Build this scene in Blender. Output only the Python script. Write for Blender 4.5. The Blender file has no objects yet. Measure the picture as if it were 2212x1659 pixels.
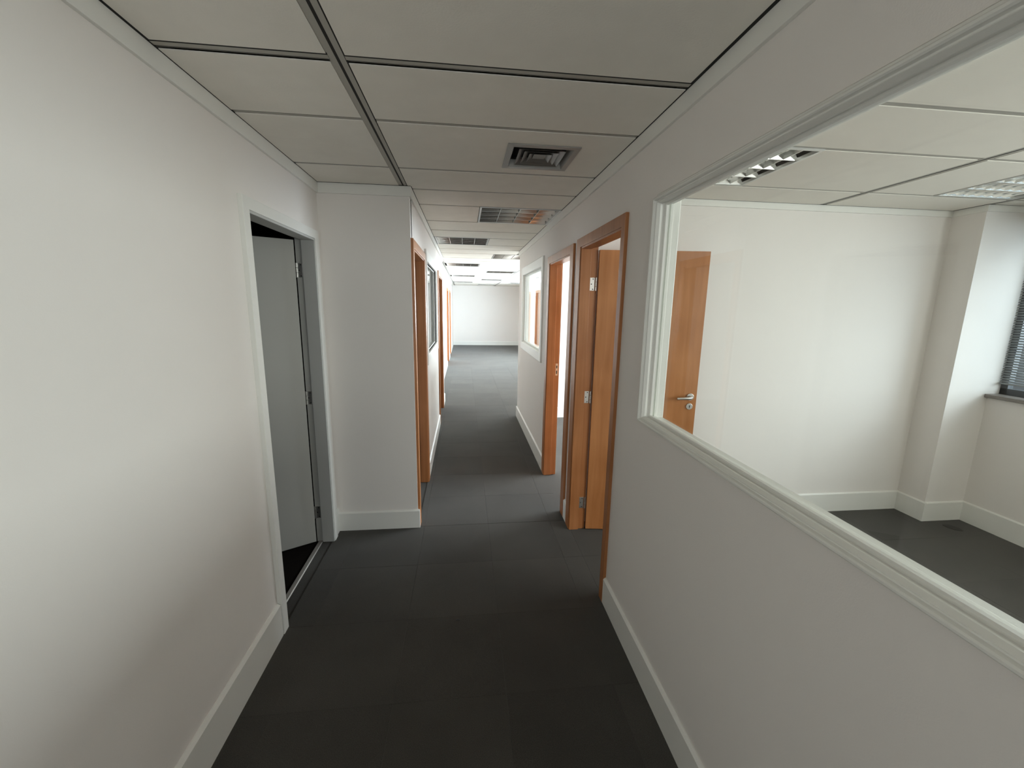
import bpy, bmesh, math, random
from mathutils import Matrix, Vector
random.seed(7)
scene = bpy.context.scene
COL = scene.collection

# ------------------------------------------------------------------ camera
CAM_F = 902.6                      # focal length in pixels of the 2212 x 1659 frame
fwd = Vector((0.11227149, 0.97617214, -0.18569614))
rgt = Vector((0.99366575, -0.11120381, 0.01618919))
upv = Vector((0.00484668, 0.18633748, 0.98247384))
cd = bpy.data.cameras.new('camera')
cam = bpy.data.objects.new('camera', cd)
COL.objects.link(cam)
cam.matrix_world = Matrix(((rgt.x, upv.x, -fwd.x, 0.0),
                           (rgt.y, upv.y, -fwd.y, 0.0),
                           (rgt.z, upv.z, -fwd.z, 1.7266),
                           (0, 0, 0, 1)))
cd.sensor_fit = 'HORIZONTAL'
cd.sensor_width = 36.0
cd.lens = CAM_F / 2212 * 36.0
cd.clip_start = 0.05
cd.clip_end = 200
scene.camera = cam

# ------------------------------------------------------------------ world, exposure
w = bpy.data.worlds.new('sky')
scene.world = w
w.use_nodes = True
bg = w.node_tree.nodes['Background']
bg.inputs[0].default_value = (0.93, 0.94, 0.97, 1)
bg.inputs[1].default_value = 1.0
scene.view_settings.view_transform = 'Standard'
scene.view_settings.look = 'None'
scene.view_settings.gamma = 1
scene.view_settings.use_curve_mapping = False
scene.view_settings.exposure = 0.5
scene.cycles.use_denoising = True
scene.cycles.max_bounces = 14
scene.cycles.diffuse_bounces = 10
scene.cycles.glossy_bounces = 5
scene.cycles.transparent_max_bounces = 16
scene.cycles.sample_clamp_indirect = 6


def window_light(name, x, y0, y1, z0, z1, power, color):
    """Daylight, or added fill, through a window: an area light just outside the opening, facing -x."""
    l = bpy.data.lights.new(name, 'AREA')
    l.shape = 'RECTANGLE'
    l.size = z1 - z0
    l.size_y = y1 - y0
    l.energy = power
    l.color = color
    o = bpy.data.objects.new(name, l)
    o.matrix_world = Matrix(((0, 0, 1, x), (0, 1, 0, (y0 + y1) / 2), (-1, 0, 0, (z0 + z1) / 2), (0, 0, 0, 1)))
    COL.objects.link(o)
    return o


DAY = (0.95, 0.965, 1.0)
window_light('daylight_office', 4.42, -2.2, 1.30, 1.15, 2.42, 152, (1.0, 0.945, 0.87))
window_light('daylight_office', 4.60, 1.45, 2.80, 1.15, 2.42, 60, (0.90, 0.96, 1.0))
window_light('daylight_second_office', 4.42, 3.40, 5.95, 1.15, 2.42, 330, DAY)
window_light('daylight_open_office', 2.82, 7.05, 9.15, 0.98, 2.16, 125, (1.0, 0.96, 0.91))
window_light('daylight_open_office', 2.82, 9.75, 11.55, 0.98, 2.16, 185, DAY)
window_light('daylight_open_office', 2.82, 12.05, 14.35, 0.98, 2.16, 480, (0.86, 0.94, 1.0))
lw = window_light('fill_left_rooms', 0, 4.3, 6.3, 1.0, 2.3, 26, DAY)  # added fill that brightens the left rooms; its source is unseen
lw.matrix_world = Matrix(((0, 0, -1, -4.30), (0, 1, 0, 5.3), (1, 0, 0, 1.65), (0, 0, 0, 1)))
bk = window_light('fill_behind_viewer', 0, -0.80, 0.70, 0.9, 2.3, 24, (1.0, 0.97, 0.93))  # fill light added behind the camera to brighten the near corridor
bk.matrix_world = Matrix(((0, 1, 0, -0.08), (0, 0, -1, -2.90), (-1, 0, 0, 1.5), (0, 0, 0, 1)))

# ------------------------------------------------------------------ materials


def new_mat(name):
    m = bpy.data.materials.new(name)
    m.use_nodes = True
    return m, m.node_tree, m.node_tree.nodes['Principled BSDF']


def simple(name, col, rough=0.6, metal=0.0, noise=None, bump=None, spec=0.5):
    m, nt, b = new_mat(name)
    b.inputs['Base Color'].default_value = (*col, 1)
    b.inputs['Roughness'].default_value = rough
    b.inputs['Metallic'].default_value = metal
    b.inputs['Specular IOR Level'].default_value = spec
    if noise or bump:
        geo = nt.nodes.new('ShaderNodeNewGeometry')
    if noise:
        sc, amt = noise
        n = nt.nodes.new('ShaderNodeTexNoise')
        n.inputs['Scale'].default_value = sc
        n.inputs['Detail'].default_value = 3
        nt.links.new(geo.outputs['Position'], n.inputs['Vector'])
        r = nt.nodes.new('ShaderNodeMapRange')
        r.inputs['From Min'].default_value = 0.3
        r.inputs['From Max'].default_value = 0.7
        r.inputs['To Min'].default_value = 1 - amt
        r.inputs['To Max'].default_value = 1 + amt
        nt.links.new(n.outputs['Fac'], r.inputs['Value'])
        mx = nt.nodes.new('ShaderNodeVectorMath')
        mx.operation = 'SCALE'
        mx.inputs[0].default_value = col
        nt.links.new(r.outputs['Result'], mx.inputs['Scale'])
        nt.links.new(mx.outputs['Vector'], b.inputs['Base Color'])
    if bump:
        sc, st = bump
        n2 = nt.nodes.new('ShaderNodeTexNoise')
        n2.inputs['Scale'].default_value = sc
        n2.inputs['Detail'].default_value = 2
        nt.links.new(geo.outputs['Position'], n2.inputs['Vector'])
        bp = nt.nodes.new('ShaderNodeBump')
        bp.inputs['Strength'].default_value = st
        bp.inputs['Distance'].default_value = 0.002
        nt.links.new(n2.outputs['Fac'], bp.inputs['Height'])
        nt.links.new(bp.outputs['Normal'], b.inputs['Normal'])
    return m


M_WALL = simple('wall_paint', (0.805, 0.770, 0.735), 0.75, noise=(1.3, 0.012), bump=(240, 0.12), spec=0.25)
M_TRIM = simple('trim_paint', (0.79, 0.785, 0.745), 0.42, bump=(90, 0.05), spec=0.4)
M_TILE = simple('ceiling_tile_board', (0.83, 0.80, 0.735), 0.9, noise=(9, 0.02), bump=(150, 0.2), spec=0.1)
M_GRID = simple('ceiling_grid_metal', (0.40, 0.385, 0.345), 0.5, spec=0.3)
M_DARK = simple('slot_and_shade_dark', (0.015, 0.014, 0.012), 0.9)  # dark colour for slots and for shade lines painted at ceiling joints
M_CLOSET = simple('unlit_room_shade', (0.012, 0.010, 0.009), 0.9, spec=0.0)  # near-black colour stands in for the lack of light in this room
M_GREYDOOR = simple('grey_door_paint', (0.52, 0.51, 0.47), 0.5, noise=(2, 0.02), spec=0.3)
M_GREYJAMB = simple('grey_jamb_paint', (0.50, 0.50, 0.48), 0.5, spec=0.3)
M_STEEL = simple('brushed_steel', (0.74, 0.73, 0.70), 0.34, metal=1.0)
M_ALU = simple('satin_aluminium', (0.62, 0.62, 0.60), 0.42, metal=0.9)
M_MIRROR = simple('mirror_louver', (0.88, 0.88, 0.86), 0.16, metal=1.0)
M_PAN = simple('light_housing', (0.20, 0.20, 0.19), 0.35, metal=0.4)
M_VENT = simple('vent_metal', (0.34, 0.33, 0.31), 0.5, metal=0.3)
M_LOUVER = simple('louver_metal', (0.17, 0.165, 0.155), 0.45, metal=0.3)
M_SCREW = simple('screw_hole', (0.03, 0.03, 0.03), 0.6)
M_STONE = simple('sill_stone', (0.19, 0.165, 0.145), 0.45, noise=(60, 0.15))
M_FRAME = simple('window_frame_dark', (0.035, 0.04, 0.045), 0.4, metal=0.3)
M_BLIND = simple('blind_slat_grey', (0.20, 0.21, 0.21), 0.4, metal=0.3)
M_TUBE = simple('unlit_tube', (0.80, 0.80, 0.78), 0.25)
M_THRESH = simple('threshold_aluminium', (0.36, 0.34, 0.31), 0.5, metal=0.5)
M_COVER = simple('outlet_cover', (0.014, 0.010, 0.009), 0.7)
M_FACADE = simple('opposite_facade', (0.11, 0.115, 0.12), 0.8, noise=(0.7, 0.25))


def wood(name, col, gscale=1.0):
    m, nt, b = new_mat(name)
    geo = nt.nodes.new('ShaderNodeNewGeometry')
    mp = nt.nodes.new('ShaderNodeMapping')
    mp.inputs['Scale'].default_value = (38 * gscale, 38 * gscale, 1.6)
    nt.links.new(geo.outputs['Position'], mp.inputs['Vector'])
    n = nt.nodes.new('ShaderNodeTexNoise')
    n.inputs['Scale'].default_value = 1.0
    n.inputs['Detail'].default_value = 5
    n.inputs['Distortion'].default_value = 0.6
    nt.links.new(mp.outputs['Vector'], n.inputs['Vector'])
    n2 = nt.nodes.new('ShaderNodeTexNoise')
    n2.inputs['Scale'].default_value = 3.0
    nt.links.new(geo.outputs['Position'], n2.inputs['Vector'])
    ad = nt.nodes.new('ShaderNodeMath')
    ad.operation = 'ADD'
    nt.links.new(n.outputs['Fac'], ad.inputs[0])
    nt.links.new(n2.outputs['Fac'], ad.inputs[1])
    cr = nt.nodes.new('ShaderNodeValToRGB')
    cr.color_ramp.elements[0].position = 0.35
    cr.color_ramp.elements[1].position = 0.68
    hv = nt.nodes.new('ShaderNodeMath')
    hv.operation = 'MULTIPLY'
    hv.inputs[1].default_value = 0.5
    nt.links.new(ad.outputs[0], hv.inputs[0])
    cr.color_ramp.elements[0].color = (col[0] * 0.80, col[1] * 0.74, col[2] * 0.66, 1)
    cr.color_ramp.elements[1].color = (col[0] * 1.12, col[1] * 1.16, col[2] * 1.25, 1)
    nt.links.new(hv.outputs[0], cr.inputs['Fac'])
    nt.links.new(cr.outputs['Color'], b.inputs['Base Color'])
    b.inputs['Roughness'].default_value = 0.33
    b.inputs['Specular IOR Level'].default_value = 0.45
    return m


M_WOOD = wood('honey_wood', (0.40, 0.165, 0.060))
M_WOODLEAF = wood('honey_wood_leaf', (0.50, 0.213, 0.076), 0.6)


def carpet_mat():
    """Grey carpet; tone differs a little from one 50 cm tile to the next (world cells that match the tile objects)."""
    m, nt, b = new_mat('carpet_tile_pile')
    geo = nt.nodes.new('ShaderNodeNewGeometry')
    off = nt.nodes.new('ShaderNodeVectorMath')
    off.operation = 'ADD'
    off.inputs[1].default_value = (20 - 0.18, 20 - 0.08, 0)
    nt.links.new(geo.outputs['Position'], off.inputs[0])
    sc = nt.nodes.new('ShaderNodeVectorMath')
    sc.operation = 'MULTIPLY'
    sc.inputs[1].default_value = (2, 2, 0)
    nt.links.new(off.outputs[0], sc.inputs[0])
    fl = nt.nodes.new('ShaderNodeVectorMath')
    fl.operation = 'FLOOR'
    nt.links.new(sc.outputs[0], fl.inputs[0])
    wn = nt.nodes.new('ShaderNodeTexWhiteNoise')
    wn.noise_dimensions = '2D'
    nt.links.new(fl.outputs[0], wn.inputs['Vector'])
    n = nt.nodes.new('ShaderNodeTexNoise')
    n.inputs['Scale'].default_value = 420
    n.inputs['Detail'].default_value = 2
    nt.links.new(geo.outputs['Position'], n.inputs['Vector'])
    st = nt.nodes.new('ShaderNodeTexNoise')
    st.inputs['Scale'].default_value = 2.2
    st.inputs['Detail'].default_value = 3
    nt.links.new(geo.outputs['Position'], st.inputs['Vector'])

    def mr(src, a, bb, f0=0.0, f1=1.0):
        r = nt.nodes.new('ShaderNodeMapRange')
        r.inputs['From Min'].default_value = f0
        r.inputs['From Max'].default_value = f1
        r.inputs['To Min'].default_value = a
        r.inputs['To Max'].default_value = bb
        nt.links.new(src, r.inputs['Value'])
        return r.outputs['Result']
    a = mr(wn.outputs['Value'], 0.90, 1.10)
    c = mr(n.outputs['Fac'], 0.55, 1.45, 0.3, 0.7)
    d = mr(st.outputs['Fac'], 0.88, 1.12, 0.3, 0.7)
    m1 = nt.nodes.new('ShaderNodeMath'); m1.operation = 'MULTIPLY'
    m2 = nt.nodes.new('ShaderNodeMath'); m2.operation = 'MULTIPLY'
    nt.links.new(a, m1.inputs[0]); nt.links.new(c, m1.inputs[1])
    nt.links.new(m1.outputs[0], m2.inputs[0]); nt.links.new(d, m2.inputs[1])
    mx = nt.nodes.new('ShaderNodeVectorMath'); mx.operation = 'SCALE'
    mx.inputs[0].default_value = (0.054, 0.050, 0.043)
    nt.links.new(m2.outputs[0], mx.inputs['Scale'])
    nt.links.new(mx.outputs[0], b.inputs['Base Color'])
    b.inputs['Roughness'].default_value = 0.95
    b.inputs['Specular IOR Level'].default_value = 0.15
    b.inputs['Sheen Weight'].default_value = 0.12
    b.inputs['Sheen Roughness'].default_value = 0.5
    bp = nt.nodes.new('ShaderNodeBump')
    bp.inputs['Strength'].default_value = 0.5
    bp.inputs['Distance'].default_value = 0.003
    nt.links.new(n.outputs['Fac'], bp.inputs['Height'])
    nt.links.new(bp.outputs['Normal'], b.inputs['Normal'])
    return m


M_CARPET = carpet_mat()


def glass_mat(name, tint, refl=1.0):
    m = bpy.data.materials.new(name)
    m.use_nodes = True
    nt = m.node_tree
    nt.nodes.clear()
    out = nt.nodes.new('ShaderNodeOutputMaterial')
    tr = nt.nodes.new('ShaderNodeBsdfTransparent')
    tr.inputs[0].default_value = (*tint, 1)
    gl = nt.nodes.new('ShaderNodeBsdfGlossy')
    gl.inputs['Roughness'].default_value = 0.02
    fr = nt.nodes.new('ShaderNodeLayerWeight')
    fr.inputs['Blend'].default_value = 0.5
    pw = nt.nodes.new('ShaderNodeMath'); pw.operation = 'POWER'
    pw.inputs[1].default_value = 5.0
    nt.links.new(fr.outputs['Facing'], pw.inputs[0])
    mu = nt.nodes.new('ShaderNodeMath'); mu.operation = 'MULTIPLY_ADD'
    mu.inputs[1].default_value = 0.9 * refl
    mu.inputs[2].default_value = 0.035 * refl
    nt.links.new(pw.outputs[0], mu.inputs[0])
    mx = nt.nodes.new('ShaderNodeMixShader')
    nt.links.new(mu.outputs[0], mx.inputs[0])
    nt.links.new(tr.outputs[0], mx.inputs[1])
    nt.links.new(gl.outputs[0], mx.inputs[2])
    nt.links.new(mx.outputs[0], out.inputs[0])
    return m


M_GLASS = glass_mat('interior_glass', (0.95, 0.965, 0.955), 0.75)
M_GLASSOUT = glass_mat('facade_glass', (0.80, 0.84, 0.86), 0.8)

# ------------------------------------------------------------------ geometry helpers


class MB:
    def __init__(self):
        self.v = []
        self.f = []

    def box(self, x0, x1, y0, y1, z0, z1):
        if x1 < x0: x0, x1 = x1, x0
        if y1 < y0: y0, y1 = y1, y0
        if z1 < z0: z0, z1 = z1, z0
        n = len(self.v)
        self.v += [(x, y, z) for z in (z0, z1) for y in (y0, y1) for x in (x0, x1)]
        for q in ((0, 2, 3, 1), (4, 5, 7, 6), (0, 1, 5, 4), (2, 6, 7, 3), (0, 4, 6, 2), (1, 3, 7, 5)):
            self.f.append(tuple(n + i for i in q))
        return self

    def frustum(self, x0, x1, y0, y1, z0, z1, c):
        """box whose lower rim is chamfered by c (a ceiling tile's tegular edge)"""
        n = len(self.v)
        self.v += [(x0 + c, y0 + c, z0), (x1 - c, y0 + c, z0), (x1 - c, y1 - c, z0), (x0 + c, y1 - c, z0)]
        self.v += [(x0, y0, z0 + c), (x1, y0, z0 + c), (x1, y1, z0 + c), (x0, y1, z0 + c)]
        self.v += [(x0, y0, z1), (x1, y0, z1), (x1, y1, z1), (x0, y1, z1)]
        self.f.append((n, n + 3, n + 2, n + 1))
        self.f.append((n + 8, n + 9, n + 10, n + 11))
        for k in (0, 4):
            for i in range(4):
                j = (i + 1) % 4
                self.f.append((n + k + i, n + k + j, n + k + 4 + j, n + k + 4 + i))
        return self

    def prism(self, pts, axis, a0, a1):
        """polygon pts (2D) extruded along axis: 'x' -> pts are (y,z); 'y' -> (x,z); 'z' -> (x,y)"""
        n = len(self.v)
        k = len(pts)
        for a in (a0, a1):
            for (p, q) in pts:
                self.v.append({'x': (a, p, q), 'y': (p, a, q), 'z': (p, q, a)}[axis])
        self.f.append(tuple(n + i for i in range(k)))
        self.f.append(tuple(n + k + i for i in reversed(range(k))))
        for i in range(k):
            j = (i + 1) % k
            self.f.append((n + i, n + k + i, n + k + j, n + j))
        return self

    def cyl(self, p0, p1, r, seg=16, r2=None):
        p0, p1 = Vector(p0), Vector(p1)
        d = (p1 - p0).normalized()
        a = d.orthogonal().normalized()
        b = d.cross(a)
        n = len(self.v)
        for (p, rr) in ((p0, r), (p1, r if r2 is None else r2)):
            for i in range(seg):
                t = 2 * math.pi * i / seg
                self.v.append(tuple(p + a * rr * math.cos(t) + b * rr * math.sin(t)))
        self.f.append(tuple(n + i for i in reversed(range(seg))))
        self.f.append(tuple(n + seg + i for i in range(seg)))
        for i in range(seg):
            j = (i + 1) % seg
            self.f.append((n + i, n + j, n + seg + j, n + seg + i))
        return self

    def sweep_rect(self, prof, xface, side, y0, y1, z0, z1):
        """closed profile [(d, h)] swept round the rectangle y0..y1, z0..z1 with mitred corners:
        d goes inward from the outer rectangle, h is height off the wall face xface towards side (+1/-1)."""
        n = len(self.v)
        k = len(prof)
        for (sy, sz) in ((0, 0), (1, 0), (1, 1), (0, 1)):
            for (d, h) in prof:
                y = y0 + d if sy == 0 else y1 - d
                z = z0 + d if sz == 0 else z1 - d
                self.v.append((xface + side * h, y, z))
        for c in range(4):
            e = (c + 1) % 4
            for i in range(k):
                j = (i + 1) % k
                self.f.append((n + c * k + i, n + c * k + j, n + e * k + j, n + e * k + i))
        return self

    def build(self, name, mat, parent=None, bevel=0.0, origin=None, smooth=False):
        me = bpy.data.meshes.new(name)
        o_ = Vector(origin) if origin else Vector((0, 0, 0))
        me.from_pydata([tuple(Vector(q) - o_) for q in self.v], [], self.f)
        me.validate()
        bm = bmesh.new()
        bm.from_mesh(me)
        bmesh.ops.recalc_face_normals(bm, faces=bm.faces)
        bm.to_mesh(me)
        bm.free()
        me.materials.append(mat)
        if smooth:
            for p in me.polygons:
                p.use_smooth = True
        o = bpy.data.objects.new(name, me)
        o.location = o_
        COL.objects.link(o)
        if parent is not None:
            o.parent = parent
            o.matrix_parent_inverse = parent.matrix_world.inverted() if False else Matrix.Translation(-Vector(parent.location))
        if bevel:
            b = o.modifiers.new('bevel', 'BEVEL')
            b.width = bevel
            b.segments = 2
            b.limit_method = 'ANGLE'
        return o


def tag(o, label=None, cat=None, group=None, kind=None):
    if label: o['label'] = label
    if cat: o['category'] = cat
    if group: o['group'] = group
    if kind: o['kind'] = kind
    return o


def struct(o, label, cat):
    return tag(o, label, cat, None, 'structure')


def empty(name, loc):
    e = bpy.data.objects.new(name, None)
    e.location = loc
    e.empty_display_size = 0.1
    COL.objects.link(e)
    return e


def wall_y(x0, x1, y0, y1, openings, ztop=2.56):
    """boxes of a wall running along y between x0 and x1, with openings (ya, yb, za, zb)"""
    m = MB()
    cur = y0
    for (ya, yb, za, zb) in sorted(openings):
        m.box(x0, x1, cur, ya, 0, ztop)
        if za > 0: m.box(x0, x1, ya, yb, 0, za)
        m.box(x0, x1, ya, yb, zb, ztop)
        cur = yb
    m.box(x0, x1, cur, y1, 0, ztop)
    return m


ZC = 2.5
XL, XR, XB, XC, XD = -0.97, 0.817, -0.368, -0.49, 2.65
YB, YEB, YER, YEND = 3.078, 7.45, 6.35, 18.1
T = 0.10

# ------------------------------------------------------------------ floor and carpet tiles
fl = MB().box(-4.2, 4.45, -2.8, 18.3, -0.12, 0.0).build('floor', M_CARPET)
struct(fl, 'dark grey carpet tile floor running the length of the corridor', 'floor')
regions = [(-0.97, 0.817, 0.08, YB), (XB, 0.817, YB, YER), (0.817, 4.15, 0.58, 3.056),
           (XC, XD, YER, 11.58)]
count = 0
for (rx0, rx1, ry0, ry1) in regions:
    i0 = math.floor((rx0 - 0.18) / 0.5); i1 = math.ceil((rx1 - 0.18) / 0.5)
    j0 = math.floor((ry0 - 0.08) / 0.5); j1 = math.ceil((ry1 - 0.08) / 0.5)
    for j in range(j0, j1):
        for i in range(i0, i1):
            a0, a1 = max(rx0, 0.18 + 0.5 * i), min(rx1, 0.68 + 0.5 * i)
            b0, b1 = max(ry0, 0.08 + 0.5 * j), min(ry1, 0.58 + 0.5 * j)
            if a1 - a0 < 0.03 or b1 - b0 < 0.03: continue
            g = 0.0003
            top = 0.0045 + random.uniform(0, 0.0006)
            cx, cy = (a0 + a1) / 2, (b0 + b1) / 2
            m = MB()
            c = 0.0006
            m.v = [(a0 + g, b0 + g, 0.0002), (a1 - g, b0 + g, 0.0002), (a1 - g, b1 - g, 0.0002), (a0 + g, b1 - g, 0.0002),
                   (a0 + g, b0 + g, top - c), (a1 - g, b0 + g, top - c), (a1 - g, b1 - g, top - c), (a0 + g, b1 - g, top - c),
                   (a0 + g + c, b0 + g + c, top), (a1 - g - c, b0 + g + c, top), (a1 - g - c, b1 - g - c, top), (a0 + g + c, b1 - g - c, top)]
            m.f = [(0, 3, 2, 1), (8, 9, 10, 11)] + [(k + q, k + (q + 1) % 4, k + 4 + (q + 1) % 4, k + 4 + q) for k in (0, 4) for q in range(4)]
            m.build('carpet_tile', M_CARPET, fl, origin=(cx, cy, 0))
            count += 1
print('carpet tiles', count)

# ------------------------------------------------------------------ walls
D1L = (2.09, 2.93, 2.125)          # grey door in the left wall: y0, y1, head
wl = wall_y(XL - 0.105, XL, -2.7, YB + T, [(D1L[0] - 0.012, D1L[1] + 0.012, 0, D1L[2] + 0.012)]).build('wall_left', M_WALL)
struct(wl, 'off-white wall on the left with the half-open grey door', 'wall')
w2 = MB().box(XL, XB, YB, YB + T, 0, 2.56).build('wall_return', M_WALL)
struct(w2, 'short off-white wall facing the camera where the corridor narrows', 'wall')
BD1 = (3.15, 3.93, 2.11)
BW = (4.205, 5.60, 1.225, 2.135)
BD2 = (6.03, 6.93, 2.11)
w3 = wall_y(XB - T, XB, YB + T, YEB, [(BD1[0] - 0.012, BD1[1] + 0.012, 0, BD1[2] + 0.012),
                                      BW, (BD2[0] - 0.012, BD2[1] + 0.012, 0, BD2[2] + 0.012)]).build('wall_left_middle', M_WALL)
struct(w3, 'white wall on the left of the narrow corridor with two wooden doorways', 'wall')
CD1 = (11.95, 12.85, 2.11)
CD2 = (13.95, 14.80, 2.11)
w4 = wall_y(XC - T, XC, YEB, YEND + 0.1, [(c[0] - 0.012, c[1] + 0.012, 0, c[2] + 0.012) for c in (CD1, CD2)]).build('wall_left_far', M_WALL)
struct(w4, 'brightly lit white wall on the far left beyond the narrow corridor', 'wall')
w5 = MB().box(XC, 4.4, YEND, YEND + 0.1, 0, 2.56).build('wall_back', M_WALL)
struct(w5, 'plain white end wall at the far end of the corridor', 'wall')
W1 = (-0.55, 1.810, 1.214, 2.173)      # big internal window
RD1 = (2.175, 2.945, 2.128)
RD2 = (3.235, 4.02, 2.115)
W2 = (4.46, 5.85, 1.222, 2.132)
w6 = wall_y(XR, XR + T, -2.7, YER, [(W1[0], W1[1], W1[2], 2.197), (RD1[0] - 0.012, RD1[1] + 0.012, 0, RD1[2] + 0.012),
                                    (RD2[0] - 0.012, RD2[1] + 0.012, 0, RD2[2] + 0.012), W2]).build('wall_right', M_WALL)
struct(w6, 'off-white partition wall on the right with internal windows and wooden doorways', 'wall')
XO = XR + T
w7 = MB().box(XO, 4.4, 3.056, 3.156, 0, 2.56).build('wall_office', M_WALL)
struct(w7, 'white wall of the office on the right, behind the open wooden door', 'wall')
m = MB()
m.box(XO, 0.975, 6.25, YER, 0, 2.56).box(1.27, 4.4, 6.25, YER, 0, 2.56).box(0.975, 1.27, 6.25, YER, 2.16, 2.56)
w8 = m.build('wall_second_office', M_WALL)
struct(w8, 'bright white wall of the second office seen through the farther doorway', 'wall')
DW = [(7.0, 9.2, 0.93, 2.40), (9.7, 11.6, 0.93, 2.40), (12.0, 14.4, 0.93, 2.40)]
DD2 = (15.35, 16.3, 2.11)
w9 = wall_y(XD, XD + T, YER, YEND, DW + [(c[0] - 0.012, c[1] + 0.012, 0, c[2] + 0.012) for c in (DD2,)]).build('wall_right_far', M_WALL)
struct(w9, 'sunlit wall of the open office on the far right', 'wall')
w10 = MB().box(-1.1, -0.86, -2.8, -2.7, 0, 2.56).box(0.70, 4.4, -2.8, -2.7, 0, 2.56).box(-0.86, 0.70, -2.8, -2.7, 0, 0.85).box(-0.86, 0.70, -2.8, -2.7, 2.33, 2.56).build('wall_front', M_WALL)
struct(w10, 'off-white wall closing the corridor behind the viewer', 'wall')
# facade of the offices on the right: parapet, piers and window band
XF = 4.165
m = MB()
m.box(XF, XF + 0.22, -2.7, 2.90, 0, 1.062).box(XF, XF + 0.22, 3.156, 6.25, 0, 1.062)
m.box(XF, XF + 0.22, -2.7, 2.90, 2.44, 2.56).box(XF, XF + 0.22, 3.156, 6.25, 2.44, 2.56)
m.box(XF, XF + 0.22, -2.7, -2.25, 1.062, 2.44)
m.box(XF, XF + 0.22, 3.156, 3.35, 1.062, 2.44).box(XF, XF + 0.22, 6.0, 6.25, 1.062, 2.44)
w11 = m.build('wall_facade', M_WALL)
struct(w11, 'low white window wall of the office on the right', 'wall')
pil = MB().box(3.80, XF + 0.22, 2.83, 3.056, 0, 2.56).build('wall_pillar', M_WALL)
struct(pil, 'white structural pillar beside the blind in the corner of the office', 'pillar')
# closed rooms behind the left walls
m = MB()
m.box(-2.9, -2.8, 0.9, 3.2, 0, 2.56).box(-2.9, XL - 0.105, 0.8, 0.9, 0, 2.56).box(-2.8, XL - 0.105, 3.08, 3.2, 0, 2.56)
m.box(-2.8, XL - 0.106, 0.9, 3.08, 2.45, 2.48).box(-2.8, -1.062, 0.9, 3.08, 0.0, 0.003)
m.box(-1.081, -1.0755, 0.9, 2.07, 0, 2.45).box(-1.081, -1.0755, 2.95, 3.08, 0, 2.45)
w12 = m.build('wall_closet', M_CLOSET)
struct(w12, 'room behind the grey door, its lack of light put in as black colour', 'wall')
m = MB()
m.box(-4.2, -4.1, 3.2, 4.3, 0, 2.56).box(-4.2, -4.1, 6.3, 18.2, 0, 2.56).box(-4.2, -4.1, 4.3, 6.3, 0, 1.0).box(-4.2, -4.1, 4.3, 6.3, 2.3, 2.56).box(-4.1, XB - T, 3.2, 3.3, 0, 2.56).box(-4.1, XC - T, 7.35, 7.45, 0, 2.56)
m.box(-4.1, XC - T, 18.1, 18.2, 0, 2.56)
w13 = m.build('wall_left_rooms', M_WALL)
struct(w13, 'white walls of the rooms behind the left partition', 'wall')

# ------------------------------------------------------------------ ceiling: slab, tiles, runners
ce = MB().box(-4.2, 4.45, -2.8, 18.3, 2.56, 2.66).build('ceiling', M_GRID)
struct(ce, 'suspended ceiling of off-white tiles in a metal grid', 'ceiling')
XT = -0.404


def ctile(x0, x1, y0, y1, hole=None):
    x0 += 0.003; x1 -= 0.003; y0 += 0.018; y1 -= 0.013
    if x1 - x0 < 0.03 or y1 - y0 < 0.03: return
    m = MB()
    o = ((x0 + x1) / 2, (y0 + y1) / 2, ZC)
    if hole is None:
        m.frustum(x0, x1, y0, y1, ZC, ZC + 0.0032, 0.0004)
    else:
        hx0, hx1, hy0, hy1 = hole
        for (a, b, c, d) in ((x0, hx0, y0, y1), (hx1, x1, y0, y1), (hx0, hx1, y0, hy0), (hx0, hx1, hy1, y1)):
            m.box(a, b, c, d, ZC, ZC + 0.0032)
    m.build('ceiling_tile', M_TILE, ce, origin=o)


def runner(x, y0, y1):
    """slotted main runner along y"""
    m = MB()
    m.box(x - 0.028, x - 0.0055, y0, y1, ZC + 0.0020, ZC + 0.006)
    m.box(x + 0.0055, x + 0.024, y0, y1, ZC + 0.0008, ZC + 0.005)
    m.build('grid_runner', M_GRID, ce, origin=(x, (y0 + y1) / 2, ZC))
    MB().box(x - 0.0054, x + 0.0054, y0, y1, ZC + 0.002, ZC + 0.006).box(x + 0.0242, x + 0.0285, y0, y1, ZC + 0.002, ZC + 0.006).build('runner_slot', M_DARK, ce, origin=(x, (y0 + y1) / 2, ZC))


def crossbar(x0, x1, y):
    MB().box(x0, x1, y - 0.010, y + 0.010, ZC + 0.0006, ZC + 0.005).build('cross_bar', M_GRID, ce, origin=((x0 + x1) / 2, y, ZC))
    MB().box(x0, x1, y - 0.0225, y - 0.0102, ZC + 0.0012, ZC + 0.005).box(x0, x1, y + 0.0102, y + 0.015, ZC + 0.0012, ZC + 0.005).build('cross_bar_shade_strip', M_DARK, ce, origin=((x0 + x1) / 2, y, ZC))  # dark strips paint the shadow lines either side of the bar


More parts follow.
